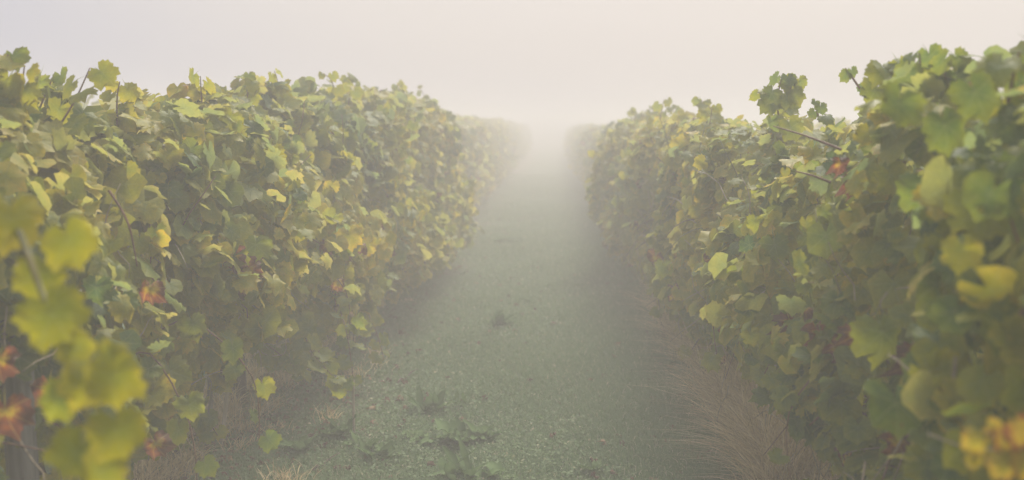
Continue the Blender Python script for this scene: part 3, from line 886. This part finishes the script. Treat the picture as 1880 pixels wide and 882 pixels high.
# fallen leaves
n = 1300
x, y = scatter_lane(n, 4.0, 18, 1.4, 0, 1)
side_r = rng.random(n)
x = np.where(side_r < .55, -1.75 + np.abs(rng.normal(0, .40, n)), np.where(side_r < .9, 1.1 - np.abs(rng.normal(0, .28, n)), rng.uniform(-1.4, .7, n)))
fr = frames(np.tile([0, 0, 1.0], (n, 1)), np.zeros(3), .45, 1, n, 0)
pos = np.stack([x, y, gz_np(x, y)+.022], 1)
tn = np.stack([rng.choice([.97, .99, 1.0], n), .9*rng.random(n)**2], 1)
tn = np.stack([rng.random(n), rng.random(n)], 1)
LITTER = tint_mat('litter', [(0, (.10, .055, .035)), (.7, (.20, .115, .07)), (1, (.36, .25, .14))], .8, .15, .2)
m = join_leaves('fallen_leaves', DEAD, pos, fr, rng.uniform(.018, .045, n), tn, LITTER)
fl = link('fallen_leaves', m); fl['kind'] = 'stuff'; fl['label'] = 'brown fallen vine leaves littering the ground beside both rows'

# ------------------------------------------------------------------ broad-leaved weeds
def dock_leaf_mesh(length, width, bend, tint, az, droop):
    seg = 7; V = []; F = []; T = []
    for i in range(seg+1):
        f = i/seg
        wv = width*math.sin(math.pi*min(1, f*1.02+.02)**.8)*(1 if f < .98 else .1) + .003
        wob_ = .12*width*math.sin(f*17 + az)
        r = length*(f - .25*bend*f*f)
        z = length*(droop*f - bend*f*f)
        cx, cy = math.cos(az)*r, math.sin(az)*r
        px, py = -math.sin(az), math.cos(az)
        V += [(cx+px*wv/2, cy+py*wv/2, z + wv*.22 + wob_), (cx, cy, z), (cx-px*wv/2, cy-py*wv/2, z + wv*.22 - wob_)]
        T += [(tint+.15, 0), (tint+.4, 0), (tint, 0)]
    for i in range(seg):
        b = i*3
        F += [(b, b+1, b+4), (b, b+4, b+3), (b+1, b+2, b+5), (b+1, b+5, b+4)]
    return mesh_np('leaf', np.array(V), np.array(F), WEEDM, None, np.array(T))
def weed(px, py, n, L, W, label, up=1.0, flat=.5, tint=.3, cat='weed', name='dock_plant'):
    n = int(n*1.8); W *= 1.25; tint += .3
    d = CROT @ Vector(((px - PXW/2)/FPX, -(py - PXH/2)/FPX, -1.0))
    p = CAM + d*(-CAM.z/d.z)
    root = thing(name, label, cat, (p.x, p.y, gz(p.x, p.y)+.005), 'broad-leaved weeds in the grass')
    for i in range(n):
        az = 2*math.pi*i/n + random.uniform(-.4, .4)
        me = dock_leaf_mesh(.62*L*random.uniform(.6, 1.15), W*.75*random.uniform(.7, 1.2), random.uniform(.3, .9)*flat, tint+random.uniform(-.15, .2), az, up*random.uniform(.3, 1.0))
        rr = L*.30*math.sqrt(random.random()); aa = random.uniform(0, 6.28)
        lf = link('leaf', me, root, (rr*math.cos(aa)*1.4, rr*math.sin(aa), 0))
        lf.rotation_euler = (random.uniform(-.25, .25), random.uniform(-.25, .25), 0)
weed(835, 868, 8, .20, .05, 'dock plant with upright pointed leaves at the bottom of the picture', 1.6, .4)
weed(905, 872, 4, .19, .07, 'flat dock plant with one broad arched leaf beside the upright one', .6, .6)
weed(835, 800, 11, .22, .09, 'largest clump of broad dark weed leaves in the lower grass', 1.2, .6, .25)
weed(885, 792, 8, .17, .07, 'broad-leaved weed just right of the largest clump', 1.3, .6, .28)
weed(760, 795, 6, .12, .06, 'small low weed left of the largest clump', .8, .7, .3)
weed(700, 830, 12, .15, .035, 'bushy narrow-leaved weed low on the left of the grass', 1.4, .5, .3)
weed(665, 815, 7, .12, .04, 'small narrow-leaved weed beside the short stake stub', 1.3, .5, .3)
weed(788, 748, 8, .15, .05, 'dark upright weed above and left of the largest clump', 1.6, .5, .25)
weed(843, 740, 4, .14, .025, 'weed with one thin upright leaf', 1.8, .3, .3)
weed(915, 603, 11, .24, .06, 'lone spiky weed tuft in the middle of the lane', 1.0, .5, .1)
weed(935, 446, 9, .32, .12, 'faint weed tuft far up the lane in the fog', .5, .5, .1)
weed(1015, 528, 7, .14, .06, 'small low weed in the mist right of the lane centre', .4, .5, .25)
weed(960, 555, 8, .15, .06, 'low weed patch beyond the lone spiky tuft', .4, .5, .25)
weed(1218, 695, 8, .13, .06, 'dark weed clump at the edge of the tall dry grass', 1.2, .6, 0)
weed(1085, 860, 6, .10, .035, 'small weed at the bottom right of the grass', 1.0, .5, .25)
weed(1000, 765, 5, .07, .04, 'tiny dark weed in the open grass right of the clump', 1.0, .5, .15)
weed(620, 800, 9, .16, .05, 'leafy weed at the foot of the left row', 1.3, .5, .3)
weed(540, 830, 9, .14, .05, 'leafy weed among fallen leaves under the left row', 1.3, .5, .3)

# small fallen twigs
def twig(px, py, px2, py2, label):
    pts = []
    for i in range(6):
        f = i/5; x_, y_ = px + (px2-px)*f, py + (py2-py)*f
        d = CROT @ Vector(((x_ - PXW/2)/FPX, -(y_ - PXH/2)/FPX, -1.0))
        p = CAM + d*(-CAM.z/d.z); p.z = gz(p.x, p.y) + .02 + .012*math.sin(i*2)
        pts.append(p)
    o_ = pts[0].copy()
    v, f = tube_np([p - o_ for p in pts], [.006, .0055, .005, .004, .003, .002], 6, .1)
    a = pts[3] - o_
    v2, f2 = tube_np([a, a + Vector((.02, .06, .015)), a + Vector((.05, .11, .02))], [.003, .0025, .0015], 5)
    v, f = merge_tubes([(v, f), (v2, f2)])
    o = link('twig', poly_mesh('twig', v, f, BARK), None, o_)
    o['label'] = label; o['category'] = 'twig'
twig(575, 862, 608, 842, 'dark forked twig lying in the grass at the lower left')
twig(730, 700, 762, 680, 'thin fallen twig in the brown grass beside the left row')

# ------------------------------------------------------------------ haze
mh, th_, oh = new_mat('morning_haze')
pv = N(th_, 'ShaderNodeVolumePrincipled')
pv.inputs['Color'].default_value = (.98, .955, .94, 1)
pv.inputs['Density'].default_value = FOG
pv.inputs['Anisotropy'].default_value = .0
th_.links.new(pv.outputs[0], oh.inputs['Volume'])
hx, hz0, hz1 = 122.0, -1.0, 2.35
V = [(sx_*hx, sy_*hx, z_) for z_ in (hz0, hz1) for sx_, sy_ in ((-1, -1), (1, -1), (1, 1), (-1, 1))]
F = [(3, 2, 1, 0), (4, 5, 6, 7), (0, 1, 5, 4), (1, 2, 6, 5), (2, 3, 7, 6), (3, 0, 4, 7)]
hz = link('haze', poly_mesh('haze', V, F, mh, False)); hz['kind'] = 'stuff'
